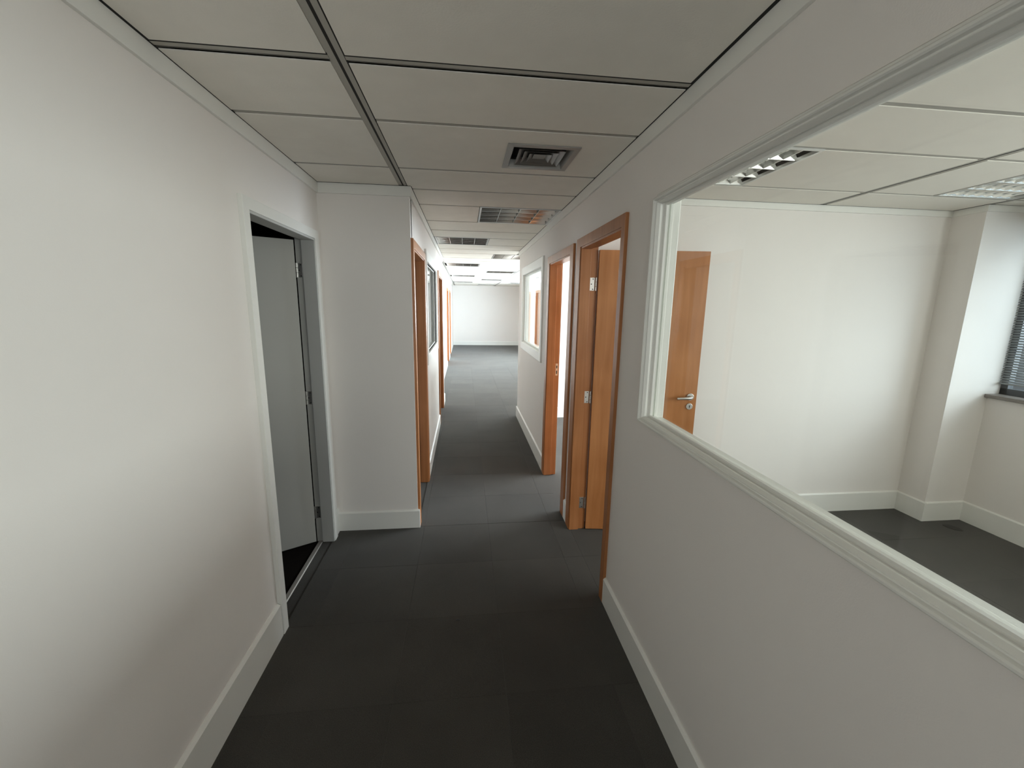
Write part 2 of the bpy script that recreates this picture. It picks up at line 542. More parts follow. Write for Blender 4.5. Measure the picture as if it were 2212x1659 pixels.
VENT = (0.216, 0.582, 2.20, 2.565)
LS = 0.625
ROW = [-1.12, -0.66, -0.19, 0.42, 0.88, 1.115, 1.573, 2.035, 2.682, 3.131, 3.580, 4.235, 4.741, 5.202, 5.801, 6.262, 6.766, 7.415, 7.93, 8.43,
       9.05, 9.57, 10.08, 10.70, 11.22, 11.75, 12.37, 12.87, 13.35, 13.97, 14.50, 15.03, 15.65, 16.2, 16.72, 17.34, 17.8, YEND]
ROW = [-1.12, -0.66, -0.19, 0.45, 0.92, 1.573, 2.035, 2.682, 3.131, 3.580, 4.235, 4.741, 5.202, 5.801, 6.262, 6.766, 7.415] + \
      [7.90, 8.40, 9.02, 9.55, 10.08, 10.70, 11.21, 11.72, 12.34, 12.86, 13.34, 13.96, 14.50, 15.02, 15.64, 16.20, 16.72, 17.34, 17.72, YEND]
lamps = []      # (x0, x1, y0, y1)
LAMP_ROWS = {3.580: 'R', 5.202: 'L', 6.766: 'R', 8.40: 'L', 10.08: 'R', 11.72: 'L', 13.34: 'R', 15.02: 'L', 16.72: 'R'}
XT2 = 1.25
for a, b in zip(ROW[:-1], ROW[1:]):
    w_ = 0.012 if abs(a - 1.573) < 1e-6 else 0
    w2_ = 0.006 if abs(b - 1.573) < 1e-6 else 0
    aa, bb = a + w_, b - w2_
    xr = XR if a < YER else XT2 - 0.026
    if a < YB:
        bb2 = min(bb, YB)
        ctile(XL, XT - 0.026, aa, bb2)
    xl = XT + 0.026
    if a < YEB:
        if YB <= a: xl = XB
    if abs(a - 2.035) < 1e-6:
        ctile(xl, xr, aa, bb, (VENT[0] + 0.02, VENT[1] - 0.02, VENT[2] + 0.02, VENT[3] - 0.02))
    elif a in LAMP_ROWS:
        if LAMP_ROWS[a] == 'R':
            lx1 = min(xr, XT2) - 0.012 if a > YER else 0.800
            if a > YER: lx1 = 1.20
            if 6 < a < 7: lx1 = 1.135
            l = (lx1 - 0.67, lx1, aa + 0.004, bb - 0.004)
            ctile(xl, l[0] - 0.002, aa, bb)
            ctile(l[1] + 0.002, xr, aa, bb)
        else:
            l = (-0.345, 0.300, aa + 0.004, bb - 0.004)
            ctile(xl, l[0] - 0.002, aa, bb)
            ctile(l[1] + 0.002, xr, aa, bb)
        lamps.append(l)
    else:
        ctile(xl, xr, aa, bb)
    if a > YER:
        if abs(a - 15.02) < 1e-6:
            l = (1.62, 2.25, aa + 0.004, bb - 0.004); lamps.append(l)
            ctile(XT2 + 0.026, l[0] - 0.002, aa, bb); ctile(l[1] + 0.002, XD, aa, bb)
        elif abs(a - 11.72) < 1e-6 or abs(a - 8.40) < 1e-6:
            l = (1.62, 2.25, aa + 0.004, bb - 0.004); lamps.append(l)
            ctile(XT2 + 0.026, l[0] - 0.002, aa, bb); ctile(l[1] + 0.002, XD, aa, bb)
        else:
            ctile(XT2 + 0.026, XD, aa, bb)
    if a >= YEB - 0.1:
        ctile(XC, XT - 0.026, aa, bb)
for yq in ROW[2:-1]:
    if abs(yq - 1.573) < 1e-6: continue
    m = MB()
    if yq < YB: m.box(XL + 0.012, XT - 0.030, yq - 0.0130, yq - 0.0100, ZC + 0.0004, ZC + 0.005)
    m.box((XT + 0.030) if yq < YB or yq > YEB else XB + 0.014, (XR - 0.014) if yq < YER else XT2 - 0.03, yq - 0.0130, yq - 0.0100, ZC + 0.0004, ZC + 0.005)
    m.build('joint_shade_strip', M_DARK, ce)  # thin dark strips paint the shade along the tile joints
runner(XT, -1.12, YB)
runner(XT, YEB, YEND)
runner(XT2, YER, YEND)
crossbar(XL + 0.012, XT - 0.026, 1.573)
crossbar(XT + 0.026, XR - 0.012, 1.573)
# office ceiling
XM = 2.665
XN = 3.80
OROW = [-0.66, -0.19, 0.45, 0.95, 1.115, 1.588, 2.035, 2.690, 3.056]
OROW = [-0.66, -0.19, 0.43, 0.95, 1.588, 2.035, 2.690, 3.056]
for a, b in zip(OROW[:-1], OROW[1:]):
    if abs(a - 2.035) < 1e-6:
        for (c0, c1, l0, l1) in ((XO, XM - 0.026, 1.12, 1.765), (XM + 0.026, XN - 0.026, 3.155, 3.768)):
            l = (l0, l1, a + 0.012, b - 0.012)
            lamps.append(l)
            ctile(c0, l0 - 0.002, a, b)
            ctile(l1 + 0.002, c1, a, b)
    else:
        ctile(XO, XM - 0.026, a, b)
        ctile(XM + 0.026, XN - 0.026, a, b)
    if b < 3.0: ctile(XN + 0.026, XF, a, b)
    else: ctile(XN + 0.026, XF, a, 2.83)
def cross_tee(x0, x1, y):
    MB().box(x0, x1, y - 0.021, y + 0.021, ZC + 0.0034, ZC + 0.008).build('cross_tee', M_GRID, ce, origin=((x0 + x1) / 2, y, ZC))


for yq in ROW:
    if yq < YB: cross_tee(XL + 0.01, XR, yq)
    elif yq < YER: cross_tee(XB, XR, yq)
    else: cross_tee(XC if yq > YEB else XB, XD, yq)
for yq in OROW: cross_tee(XO, XF, yq)
for yq in (3.6, 4.2, 4.65, 5.1, 5.72): cross_tee(XO, XF, yq)
runner(XM, -0.66, 3.056)
runner(XN, -0.66, 2.83)
for yq in OROW[2:-1]:
    MB().box(XO + 0.014, XM - 0.03, yq - 0.0130, yq - 0.0112, ZC + 0.0006, ZC + 0.005).box(XM + 0.03, XN - 0.03, yq - 0.0130, yq - 0.0112, ZC + 0.0006, ZC + 0.005).build('joint_shade_strip', M_DARK, ce)  # same painted shade lines for the office tile joints
# second office ceiling
for a, b in ((3.156, 3.6), (3.6, 4.2), (4.2, 4.65), (4.65, 5.1), (5.1, 5.72), (5.72, 6.25)):
    ctile(XO, XM - 0.026, a, b)
    ctile(XM + 0.026, XF, a, b)
runner(XM, 3.156, 6.25)

# ------------------------------------------------------------------ crown trims and baseboards
BT = 0.014


def crown(name, label, segs, z0=2.435, shade_strips=()):
    m = MB()
    for s in segs: m.box(*s, z0, ZC + 0.001)
    o = m.build(name, M_TRIM, bevel=0.0015)
    struct(o, label, 'ceiling trim')
    if shade_strips:
        m = MB()
        for g in shade_strips: m.box(*g, ZC - 0.0006, ZC + 0.002)
        m.build('trim_shade_strip', M_DARK, o)  # dark strip paints the shadow line between trim and tiles


crown('trim_1', 'flat white ceiling trim along the top of the left wall', [(XL, XL + BT, -2.69, YB)], shade_strips=[(XL + BT, XL + BT + 0.009, -1, 1.556), (XL + BT, XL + BT + 0.004, 1.556, YB - BT)])
crown('trim_2', 'flat white ceiling trim on the short wall facing the camera', [(XL + BT, XB + BT, YB - BT, YB)], shade_strips=[(XL + BT, XB + BT, YB - BT - 0.009, YB - BT)])
crown('trim_3', 'flat white ceiling trim on the left of the narrow corridor', [(XB, XB + BT, YB, YEB), (XC, XB + BT, YEB, YEB + BT)], shade_strips=[(XB + BT, XB + BT + 0.004, YB - BT, YEB)])
crown('trim_4', 'flat white ceiling trim along the top of the right wall', [(XR - BT, XR, -2.69, YER + BT), (XR, XR + T, YER, YER + BT)], shade_strips=[(XR - BT - 0.012, XR - BT, -1, 1.556), (XR - BT - 0.005, XR - BT, 1.556, YER)])
crown('trim_5', 'white ceiling trim round the office walls behind the big internal window',
      [(XO, XO + BT, -2.6, 3.056 - BT), (XO, 3.80, 3.056 - BT, 3.056), (3.80 - BT, 3.80, 2.83 - BT, 3.056 - BT), (3.80, XF, 2.83 - BT, 2.83)], 2.455,
      shade_strips=[(XO + BT, 3.80 - BT, 3.056 - BT - 0.006, 3.056 - BT), (3.80 - BT - 0.006, 3.80 - BT, 2.83 - BT, 3.056 - BT), (3.80 - BT, XF, 2.83 - BT - 0.006, 2.83 - BT)])
crown('trim_6', 'thin white ceiling trim on the far left wall', [(XC, XC + 0.01, YEB + BT, YEND)], 2.46)


def baseboard(name, label, segs, h):
    """segs: (x0, x1, y0, y1, face) with face the direction of the exposed side; top edge chamfered"""
    m = MB()
    c = 0.009
    for (x0, x1, y0, y1, face) in segs:
        if face == '+x': m.prism([(x0, 0.003), (x1, 0.003), (x1, h - c), (x0 + 0.004, h), (x0, h)], 'y', y0, y1)
        if face == '-x': m.prism([(x1, 0.003), (x0, 0.003), (x0, h - c), (x1 - 0.004, h), (x1, h)], 'y', y0, y1)
        if face == '-y': m.prism([(y1, 0.003), (y0, 0.003), (y0, h - c), (y1 - 0.004, h), (y1, h)], 'x', x0, x1)
        if face == '+y': m.prism([(y0, 0.003), (y1, 0.003), (y1, h - c), (y0 + 0.004, h), (y0, h)], 'x', x0, x1)
    o = m.build(name, M_TRIM)
    struct(o, label, 'baseboard')


baseboard('baseboard_left', 'tall white baseboard at the foot of the left wall', [(XL, XL + 0.018, -2.69, 2.03, '+x'), (XL, XL + BT, 3.0, YB, '+x')], 0.19)
baseboard('baseboard_return', 'white baseboard at the foot of the short wall facing the camera', [(XL + BT, XB + 0.016, YB - 0.016, YB, '-y')], 0.152)
baseboard('baseboard_left_middle', 'white baseboard between the wooden doorways on the left',
          [(XB, XB + 0.016, YB, 3.082, '+x'), (XB, XB + 0.016, 4.03, 5.95, '+x'), (XB, XB + 0.016, 7.02, YEB, '+x')], 0.152)
baseboard('baseboard_left_far', 'white baseboard on the far left wall', [(XC, XC + 0.015, YEB, 11.88, '+x'), (XC, XC + 0.015, 12.92, 13.88, '+x'), (XC, XC + 0.015, 14.87, YEND, '+x')], 0.15)
baseboard('baseboard_back', 'white baseboard under the far end wall', [(XC + 0.015, XD, YEND - 0.016, YEND, '-y')], 0.17)
baseboard('baseboard_right', 'white baseboard at the foot of the right wall', [(XR - 0.016, XR, -2.69, 2.12, '-x'), (XR - 0.016, XR, 3.042, 3.135, '-x'), (XR - 0.016, XR, 4.105, YER + 0.015, '-x'),
                                                                              (XR - 0.016, XO + 0.015, YER, YER + 0.015, '+y')], 0.165)
baseboard('baseboard_office', 'tall white baseboard stepping round the pillar in the office',
          [(XO + 0.05, 3.80 - BT, 3.056 - BT, 3.056, '-y'), (3.80 - BT, 3.80, 2.83 - BT, 3.056, '-x'), (3.80, XF, 2.83 - BT, 2.83, '-y'), (XF - BT, XF, -2.6, 2.83, '-x')], 0.172)
baseboard('baseboard_second_office', 'white baseboard seen through the farther doorway on the right', [(1.27, 4.1, 6.25 - 0.016, 6.25, '-y')], 0.16)
baseboard('baseboard_right_far', 'white baseboard on the far right wall', [(XD - 0.015, XD, YER, 15.26, '-x'), (XD - 0.015, XD, 16.4, YEND, '-x')], 0.15)

# ------------------------------------------------------------------ doors


def u_frame(m, xa, xb, y0, y1, z1, wn, wf, wt):
    """U-shaped casing round an opening y0..y1, head z1"""
    m.prism([(y0 - wn, 0.004), (y0, 0.004), (y0, z1), (y1, z1), (y1, 0.004), (y1 + wf, 0.004), (y1 + wf, z1 + wt), (y0 - wn, z1 + wt)], 'x', xa, xb)
    return m


def hinge(parent, x0, x1, yf, zc, knuckle_x, ny):
    """hinge leaf on a jamb face at y = yf (ny = direction the face looks, -1 towards camera) with screws and knuckle"""
    h = MB().box(x0, x1, yf, yf + ny * 0.0025, zc - 0.045, zc + 0.045).build('hinge', M_STEEL, parent, bevel=0.001)
    k = MB()
    for q in range(3):
        k.cyl((knuckle_x, yf + ny * 0.006, zc - 0.045 + q * 0.031), (knuckle_x, yf + ny * 0.006, zc - 0.045 + q * 0.031 + 0.028), 0.0062, 12)
    ko = k.build('knuckle', M_STEEL, None)
    ko.parent = h
    s = MB()
    xm = (x0 + x1) / 2
    for (dx, dz) in ((0.005, 0.035), (-0.006, 0.0), (0.005, -0.035)):
        s.cyl((xm + dx, yf + ny * 0.0024, zc + dz), (xm + dx, yf + ny * 0.0032, zc + dz), 0.0042, 10)
    so = s.build('screw', M_SCREW, None)
    so.parent = h
    return h


def door_set(name, label, side, xface, thick, y0, y1, head, wn, wf, wt, mc, mj, back_casing=True, proud=0.018):
    """side=+1: corridor lies at smaller x (wall on the right); side=-1: wall on the left. Door root at the sill."""
    root = empty(name, (xface, (y0 + y1) / 2, 0))
    struct(root, label, 'doorway')
    s = side
    u_frame(MB(), xface - s * proud, xface + s * 0.0005, y0, y1, head, wn, wf, wt).build('casing', mc, root, bevel=0.002)
    if back_casing:
        u_frame(MB(), xface + s * thick, xface + s * (thick + 0.014), y0 - 0.004, y1 + 0.004, head + 0.004, 0.055, 0.055, 0.055).build('back_casing', mc, root, bevel=0.002)
    # jamb lining with a rebate for the leaf
    xr_ = xface + s * (thick - 0.040)
    xe = xface + s * (thick + 0.002)
    xs = xface - s * (proud - 0.006)
    for (nm, a, b) in (('jamb', y0 - 0.011, y0), ('jamb', y1, y1 + 0.011)):
        m = MB().box(xr_, xe, a, b, 0.004, head)
        if a < y0: m.box(xs, xr_, a, b + 0.012, 0.004, head - 0.012)
        else: m.box(xs, xr_, a - 0.012, b, 0.004, head - 0.012)
        m.build(nm, mj, root, bevel=0.0012)
    m = MB().box(xr_, xe, y0 - 0.011, y1 + 0.011, head, head + 0.011).box(xs, xr_, y0 + 0.012, y1 - 0.012, head - 0.012, head + 0.011)
    m.build('head_jamb', mj, root, bevel=0.0012)
    return root


def leaf(root, hx, hy, ang, width, height, mat, thick=0.035, z0=0.012, name='door_leaf'):
    """leaf hinged at (hx, hy): extends along direction ang (deg from +x); its thickness lies to the left of that direction"""
    m = MB().box(0, width, 0, thick, z0, z0 + height)
    o = m.build(name, mat, None, bevel=0.0015)
    o.parent = root
    o.location = (hx - root.location.x, hy - root.location.y, 0)
    o.rotation_euler = (0, 0, math.radians(ang))
    return o


def lever(leaf_obj, x, yface, z, direc):
    """lever handle, rose, escutcheon on the leaf's local face y = yface looking to -y; lever points direc (+1/-1 along local x)"""
    m = MB()
    m.cyl((x, yface, z), (x, yface - 0.009, z), 0.0255, 28)
    r = m.build('handle_rose', M_STEEL, None, bevel=0.0015)
    r.parent = leaf_obj
    # swept lever: neck then horizontal grip
    pts = [(x, yface - 0.006, z), (x, yface - 0.034, z), (x + direc * 0.006, yface - 0.046, z), (x + direc * 0.020, yface - 0.051, z - 0.001),
           (x + direc * 0.060, yface - 0.050, z - 0.004), (x + direc * 0.104, yface - 0.046, z - 0.007), (x + direc * 0.112, yface - 0.043, z - 0.007)]
    rad = [0.0095, 0.0095, 0.010, 0.0105, 0.0105, 0.0100, 0.0085]
    m = MB()
    seg = 14
    rings = []
    for i, p in enumerate(pts):
        p = Vector(p)
        a = Vector(pts[max(0, i - 1)]); b = Vector(pts[min(len(pts) - 1, i + 1)])
        d = (b - a).normalized()
        u = Vector((0, 0, 1)); v = d.cross(u).normalized(); u = v.cross(d)
        n = len(m.v)
        for k in range(seg):
            t = 2 * math.pi * k / seg
            m.v.append(tuple(p + u * rad[i] * math.cos(t) + v * rad[i] * 0.8 * math.sin(t)))
        rings.append(n)
    for i in range(len(rings) - 1):
        for k in range(seg):
            j = (k + 1) % seg
            m.f.append((rings[i] + k, rings[i] + j, rings[i + 1] + j, rings[i + 1] + k))
    m.f.append(tuple(rings[0] + k for k in range(seg)))
    m.f.append(tuple(rings[-1] + k for k in range(seg)))
    l = m.build('handle_lever', M_STEEL, None, smooth=True)
    l.parent = leaf_obj
    m = MB()
    m.cyl((x, yface, z - 0.072), (x, yface - 0.008, z - 0.072), 0.0235, 28)
    e = m.build('escutcheon', M_STEEL, None, bevel=0.0015)
    e.parent = leaf_obj
    m = MB()
    m.cyl((x, yface - 0.0075, z - 0.068), (x, yface - 0.0088, z - 0.068), 0.0048, 14)
    m.box(x - 0.0026, x + 0.0026, yface - 0.0088, yface - 0.0075, z - 0.084, z - 0.068)
    k = m.build('keyhole', M_SCREW, None)
    k.parent = leaf_obj


# grey door in the left wall
d1 = door_set('door_1', 'half-open grey door in a white frame on the left, dark room behind it', -1, XL, 0.105, *D1L, 0.055, 0.06, 0.055, M_TRIM, M_GREYJAMB, False, proud=0.022)
lf = leaf(d1, -1.0785, 2.916, 180 + 30, 0.77, 2.10, M_GREYDOOR, thick=-0.035)
tag(lf, 'plain grey door leaf')
for z in (1.925, 1.08, 0.235):
    hinge(d1, -1.070, -1.040, D1L[1], z, -1.074, -1)
MB().prism([(-1.068, 0.003), (-1.036, 0.003), (-1.041, 0.009), (-1.064, 0.009)], 'y', D1L[0], D1L[1]).build('threshold', M_THRESH, d1)

u_frame(MB(), XL + 0.008, XL + 0.014, D1L[0] + 0.011, D1L[1] - 0.011, D1L[2] - 0.011, 0.005, 0.005, 0.005).build('frame_bead', M_TRIM, d1)
# near wooden door on the right
d2 = door_set('door_2', 'nearest wooden doorway on the right, its honey-coloured door swung into the office', 1, XR, T, *RD1, 0.055, 0.097, 0.062, M_WOOD, M_WOOD)
lf = leaf(d2, 0.934, 2.926, -7.2, 0.765, 2.10, M_WOODLEAF)
lever(lf, 0.716, 0.0, 1.085, -1)
for z in (1.880, 1.065, 0.225):
    hinge(d2, 0.879, 0.912, RD1[1], z, 0.921, -1)
# second wooden doorway on the right
d3 = door_set('door_3', 'second wooden doorway on the right, opening onto a bright white room', 1, XR, T, *RD2, 0.098, 0.09, 0.065, M_WOOD, M_WOOD)
leaf(d3, 0.934, 3.20, -1.0, 0.765, 2.09, M_WOODLEAF)
sp = MB().box(0.893, 0.916, RD2[1] - 0.0022, RD2[1] + 0.001, 1.045, 1.165).build('strike_plate', M_STEEL, d3)
MB().box(0.900, 0.910, RD2[1] - 0.0034, RD2[1] - 0.0020, 1.118, 1.145).box(0.900, 0.910, RD2[1] - 0.0034, RD2[1] - 0.0020, 1.062, 1.095).build('latch_hole', M_SCREW, None).parent = sp

# doorways in the left middle wall
d4 = door_set('door_4', 'nearest wooden doorway on the left, just past the corner of the short wall', -1, XB, T, *BD1, 0.062, 0.10, 0.062, M_WOOD, M_WOOD)
leaf(d4, -0.485, 3.205, 181, 0.76, 2.09, M_WOODLEAF, thick=-0.035)
d5 = door_set('door_5', 'second wooden doorway on the left, beyond the grey internal window', -1, XB, T, *BD2, 0.075, 0.09, 0.065, M_WOOD, M_WOOD)
leaf(d5, -0.485, 6.075, 181, 0.85, 2.09, M_WOODLEAF, thick=-0.035)
for nm, lab, rng in (('door_6', 'third wooden door on the left, small in the far bright wall', CD1), ('door_7', 'farthest wooden door on the left, close to the end wall', CD2)):
    d = door_set(nm, lab, -1, XC, T, *rng, 0.065, 0.065, 0.065, M_WOOD, M_WOOD, False)
    leaf(d, XC - 0.098, rng[0] + 0.004, 90, rng[1] - rng[0] - 0.008, 2.09, M_WOODLEAF)
for nm, lab, rng in (('door_8', 'wooden door frame in the far right wall, seen through the small internal window on the right', DD2),):
    d = door_set(nm, lab, 1, XD, T, *rng, 0.075, 0.075, 0.065, M_WOOD, M_WOOD, False)
    leaf(d, XD + 0.098, rng[0] + 0.004, 90, rng[1] - rng[0] - 0.008, 2.09, M_WOODLEAF, thick=0.035)

# ------------------------------------------------------------------ internal windows
PROF = [(-0.010, -0.002), (-0.010, 0.013), (-0.006, 0.017), (-0.001, 0.017), (0.002, 0.013), (0.003, 0.003), (0.006, 0.002), (0.009, 0.004),
        (0.015, -0.010), (0.0145, -0.017), (0.010, -0.023), (0.011, -0.029), (0.017, -0.030), (0.021, -0.034), (0.021, -0.045), (0.004, -0.045), (0.004, -0.002)]
PROFW = [(0.0, -0.002), (0.0, 0.016), (0.006, 0.020), (0.094, 0.018), (0.100, 0.014), (0.100, -0.030), (0.086, -0.030), (0.086, -0.002)]


def internal_window(name, label, side, xface, op, prof, wout, glass_off=0.030, bigger=True):
    """side=-1: profile sticks out towards -x from the wall's corridor face xface"""
    y0, y1, z0, z1 = op
    root = empty(name, (xface, (y0 + y1) / 2, z0))
    struct(root, label, 'window')
    s = side
    # corridor-side frame
    MB().sweep_rect(prof, xface, s, y0 - wout, y1 + wout, z0 - wout, z1 + wout).build('window_frame', M_TRIM, root)
    xb = xface - s * T
    MB().sweep_rect([(0, -0.001), (0, 0.010), (0.005, 0.012), (0.040, 0.010), (0.0445, 0.004), (0.0445, -0.001)], xb, -s,
                    y0 - 0.045, y1 + 0.045, z0 - 0.045, z1 + 0.045 + (0.024 if glass_off > 0.04 else 0)).build('back_frame', M_TRIM, root)
    # lining through the wall thickness
    t = 0.008
    xa, xc = xface - s * 0.003, xface - s * (T + 0.001)
    big = glass_off > 0.04
    MB().box(xa, xc, y0, y1, z0, z0 + t).box(xa, xface - s * 0.074 if big else xc, y0, y1, z1 - t, z1 + (0.024 if big else 0)).box(xa, xc, y0, y0 + t, z0 + t, z1 - t).box(xa, xc, y1 - t, y1, z0 + t, z1 - t).build('lining', M_TRIM, root)
    # glazing beads either side of the pane
    xg = xface - s * glass_off
    for (p, q) in ((xg + s * 0.004, xg + s * 0.014), (xg - s * 0.004, xg - s * 0.018)):
        b = 0.012 if glass_off < 0.04 else 0.005
        MB().box(p, q, y0 + t, y1 - t, z0 + t, z0 + t + b).box(p, q, y0 + t, y1 - t, z1 - t - b, z1 - t).box(p, q, y0 + t, y0 + t + b, z0 + t + b, z1 - t - b).box(p, q, y1 - t - b, y1 - t, z0 + t + b, z1 - t - b).build('glazing_bead', M_TRIM, root, bevel=0.002)
    g = MB()
    g.v = [(xg, y0 + t, z0 + t), (xg, y1 - t, z0 + t), (xg, y1 - t, z1 - t), (xg, y0 + t, z1 - t)]
    g.f = [(0, 1, 2, 3)]
    MB().box(xg - 0.002, xg + 0.002, y0 + t, y1 - t, z0 + t, z1 - t).build('glass_pane', M_GLASS, root)
    return root


internal_window('window_1', 'large internal window with a moulded white frame on the right, looking into an office', -1, XR, W1, PROF, 0.0, glass_off=0.053)
internal_window('window_2', 'small internal window on the right beyond the second wooden doorway', -1, XR, W2, PROFW, 0.097)
internal_window('window_3', 'internal window on the left between two wooden doorways', 1, XB, BW, PROFW, 0.092)

# ------------------------------------------------------------------ facade windows


def facade_window(name, label, xin, y0, y1, z0, z1, mull, sill=True):
    root = empty(name, (xin, (y0 + y1) / 2, z0))
    struct(root, label, 'window')
    f = 0.045
    xa, xb = xin + 0.10, xin + 0.15
    m = MB().box(xa, xb, y0, y1, z0, z0 + 0.075).box(xa, xb, y0, y1, z1 - f, z1).box(xa, xb, y0, y0 + f, z0, z1).box(xa, xb, y1 - f, y1, z0, z1)
    for q in mull: m.box(xa, xb, q - 0.02, q + 0.02, z0, z1)
    m.build('window_frame', M_FRAME, root)
    MB().box(xa + 0.022, xa + 0.027, y0 + 0.02, y1 - 0.02, z0 + 0.03, z1 - 0.02).build('glass_pane', M_GLASSOUT, root)
    if sill:
        MB().box(xin - 0.032, xin + 0.10, y0, y1, z0 - 0.002, z0 + 0.026).build('window_sill', M_STONE, root, bevel=0.003)
    return root


facade_window('window_4', 'office window with grey blind and dark frame at the right edge of the photo', XF, -2.25, 2.829, 1.064, 2.44, (1.45, -0.4))
facade_window('window_5', 'hidden window lighting the second office', XF, 3.35, 6.0, 1.064, 2.44, (4.7,))
for i, (a, b, c, d) in enumerate(DW):
    facade_window('window_%d' % (6 + i), ['window of the open office nearest the partition end', 'middle window of the open office', 'farthest window of the open office'][i], XD - 0.06, a, b, c, d, ((a + b) / 2,), False)

r = empty('window_9', (-0.08, -2.75, 0.85))  # unseen window, added to give the fill light an opening
struct(r, 'unseen window added behind the viewer to light the near corridor', 'window')
MB().box(-0.86, 0.70, -2.78, -2.73, 0.85, 0.90).box(-0.86, 0.70, -2.78, -2.73, 2.28, 2.33).box(-0.86, -0.82, -2.78, -2.73, 0.90, 2.28).box(0.66, 0.70, -2.78, -2.73, 0.90, 2.28).box(-0.10, -0.06, -2.78, -2.73, 0.90, 2.28).build('window_frame', M_FRAME, r)
MB().box(-0.83, 0.67, -2.757, -2.752, 0.88, 2.30).build('glass_pane', M_GLASSOUT, r)
r = empty('window_10', (-4.15, 5.3, 1.0))  # window made up as the opening for the left rooms' fill light
struct(r, 'unseen window added to light the room behind the left partition', 'window')
MB().box(-4.17, -4.12, 4.3, 6.3, 1.0, 1.05).box(-4.17, -4.12, 4.3, 6.3, 2.25, 2.3).box(-4.17, -4.12, 4.3, 4.35, 1.05, 2.25).box(-4.17, -4.12, 6.25, 6.3, 1.05, 2.25).build('window_frame', M_FRAME, r)
MB().box(-4.148, -4.143, 4.33, 6.27, 1.03, 2.27).build('glass_pane', M_GLASSOUT, r)

# ------------------------------------------------------------------ venetian blind
bl = empty('venetian_blind', (XF + 0.078, 2.1, 1.18))
tag(bl, 'grey horizontal-slat blind hanging in the office window beside the pillar', 'blind')
BY0, BY1 = 1.50, 2.822
bx0 = XF + 0.078
MB().box(bx0 - 0.020, bx0 + 0.020, BY0, BY1, 2.40, 2.438).build('head_rail', M_BLIND, bl)
MB().box(bx0 - 0.013, bx0 + 0.013, BY0, BY1, 1.172, 1.186).build('bottom_rail', M_BLIND, bl, bevel=0.003)
sm = MB()
nseg = 3
for y in (BY0, BY1):
    for k in range(nseg + 1):
        t = k / nseg - 0.5
        ca, sa = math.cos(math.radians(28)), math.sin(math.radians(28))
        px, pz = t * 0.025, 0.003 * (1 - (2 * t) ** 2)
        sm.v.append((px * ca - pz * sa, y - 2.1, px * sa + pz * ca))
for k in range(nseg):
    sm.f.append((k, k + 1, nseg + 2 + k, nseg + 1 + k))
me = bpy.data.meshes.new('blind_slat')
me.from_pydata(sm.v, [], sm.f)
me.materials.append(M_BLIND)
n_sl = 61
for i in range(n_sl):
    o = bpy.data.objects.new('blind_slat', me)
    COL.objects.link(o)
    o.parent = bl
    o.location = (0, 0, 0.018 + i * 0.0198)
for y in (1.75, 2.62):
    MB().cyl((bx0 + 0.013, y, 1.18), (bx0 + 0.013, y, 2.41), 0.0012, 6).build('ladder_cord', M_BLIND, bl)

# pale building across the street, seen between the slats
fb = MB().box(11.0, 11.6, -12.0, 16.0, -8.0, 7.0)
fb = fb.build('opposite_building', M_FACADE)
struct(fb, 'grey building across the street, glimpsed through the blind', 'building')

# ------------------------------------------------------------------ ceiling lights


def ceiling_light(l, label, nb=8):
    """mirror louvre: four channels along x, cut into nb cells by cross blades"""
    turned = False
    x0, x1, y0, y1 = l
    cx, cy = (x0 + x1) / 2, (y0 + y1) / 2
    root = empty('ceiling_light', (cx, cy, ZC))
    tag(root, label, 'ceiling light', 'recessed louvred ceiling lights')
    r = 0.016
    zt = ZC + 0.014
    f = MB()
    f.box(x0, x1, y0, y0 + r, ZC - 0.003, zt).box(x0, x1, y1 - r, y1, ZC - 0.003, zt).box(x0, x0 + r, y0 + r, y1 - r, ZC - 0.003, zt).box(x1 - r, x1, y0 + r, y1 - r, ZC - 0.003, zt)
    f.build('rim', M_ALU, root)
    hx, hy = (x1 - x0) / 2 - r, (y1 - y0) / 2 - r
    ha, hb = (hy, hx) if turned else (hx, hy)        # half sizes along / across the dividers

    def put(m, name, mat):
        m.v = [((cx + q, cy + p, z) if turned else (cx + p, cy + q, z)) for (p, q, z) in m.v]
        m.build(name, mat, root)
    nch = 4
    w_ = 2 * hb / nch
    for k in range(nch + 1):
        c = -hb + k * w_
        q = []
        for (d, z) in ((-0.003, 0.001), (0.003, 0.001), (0.010, 0.020), (0.022, 0.045), (-0.022, 0.045), (-0.010, 0.020)):
            p = (min(max(c + d, -hb), hb), ZC + z)
            if not q or q[-1] != p: q.append(p)
        if q[0] == q[-1]: q.pop()
        put(MB().prism(q, 'x', -ha, ha), 'reflector', M_MIRROR)
    dx = 2 * ha / nb
    for k in range(1, nb):
        c = -ha + k * dx
        cb = MB()
        for n_ in range(nch):
            cb.prism([(c - 0.0016, ZC + 0.002), (c + 0.0016, ZC + 0.002), (c + 0.006, ZC + 0.032), (c - 0.006, ZC + 0.032)], 'y', -hb + n_ * w_ + 0.004, -hb + (n_ + 1) * w_ - 0.004)
        put(cb, 'cross_blade', M_MIRROR)
    for n_ in range(nch):
        c = -hb + (n_ + 0.5) * w_
        put(MB().cyl((-ha + 0.01, c, ZC + 0.0475), (ha - 0.01, c, ZC + 0.0475), 0.009, 8), 'tube', M_TUBE)
    MB().box(cx - hx, cx + hx, cy - hy, cy + hy, ZC + 0.0575, ZC + 0.0585).build('housing', M_PAN, root)
    return root


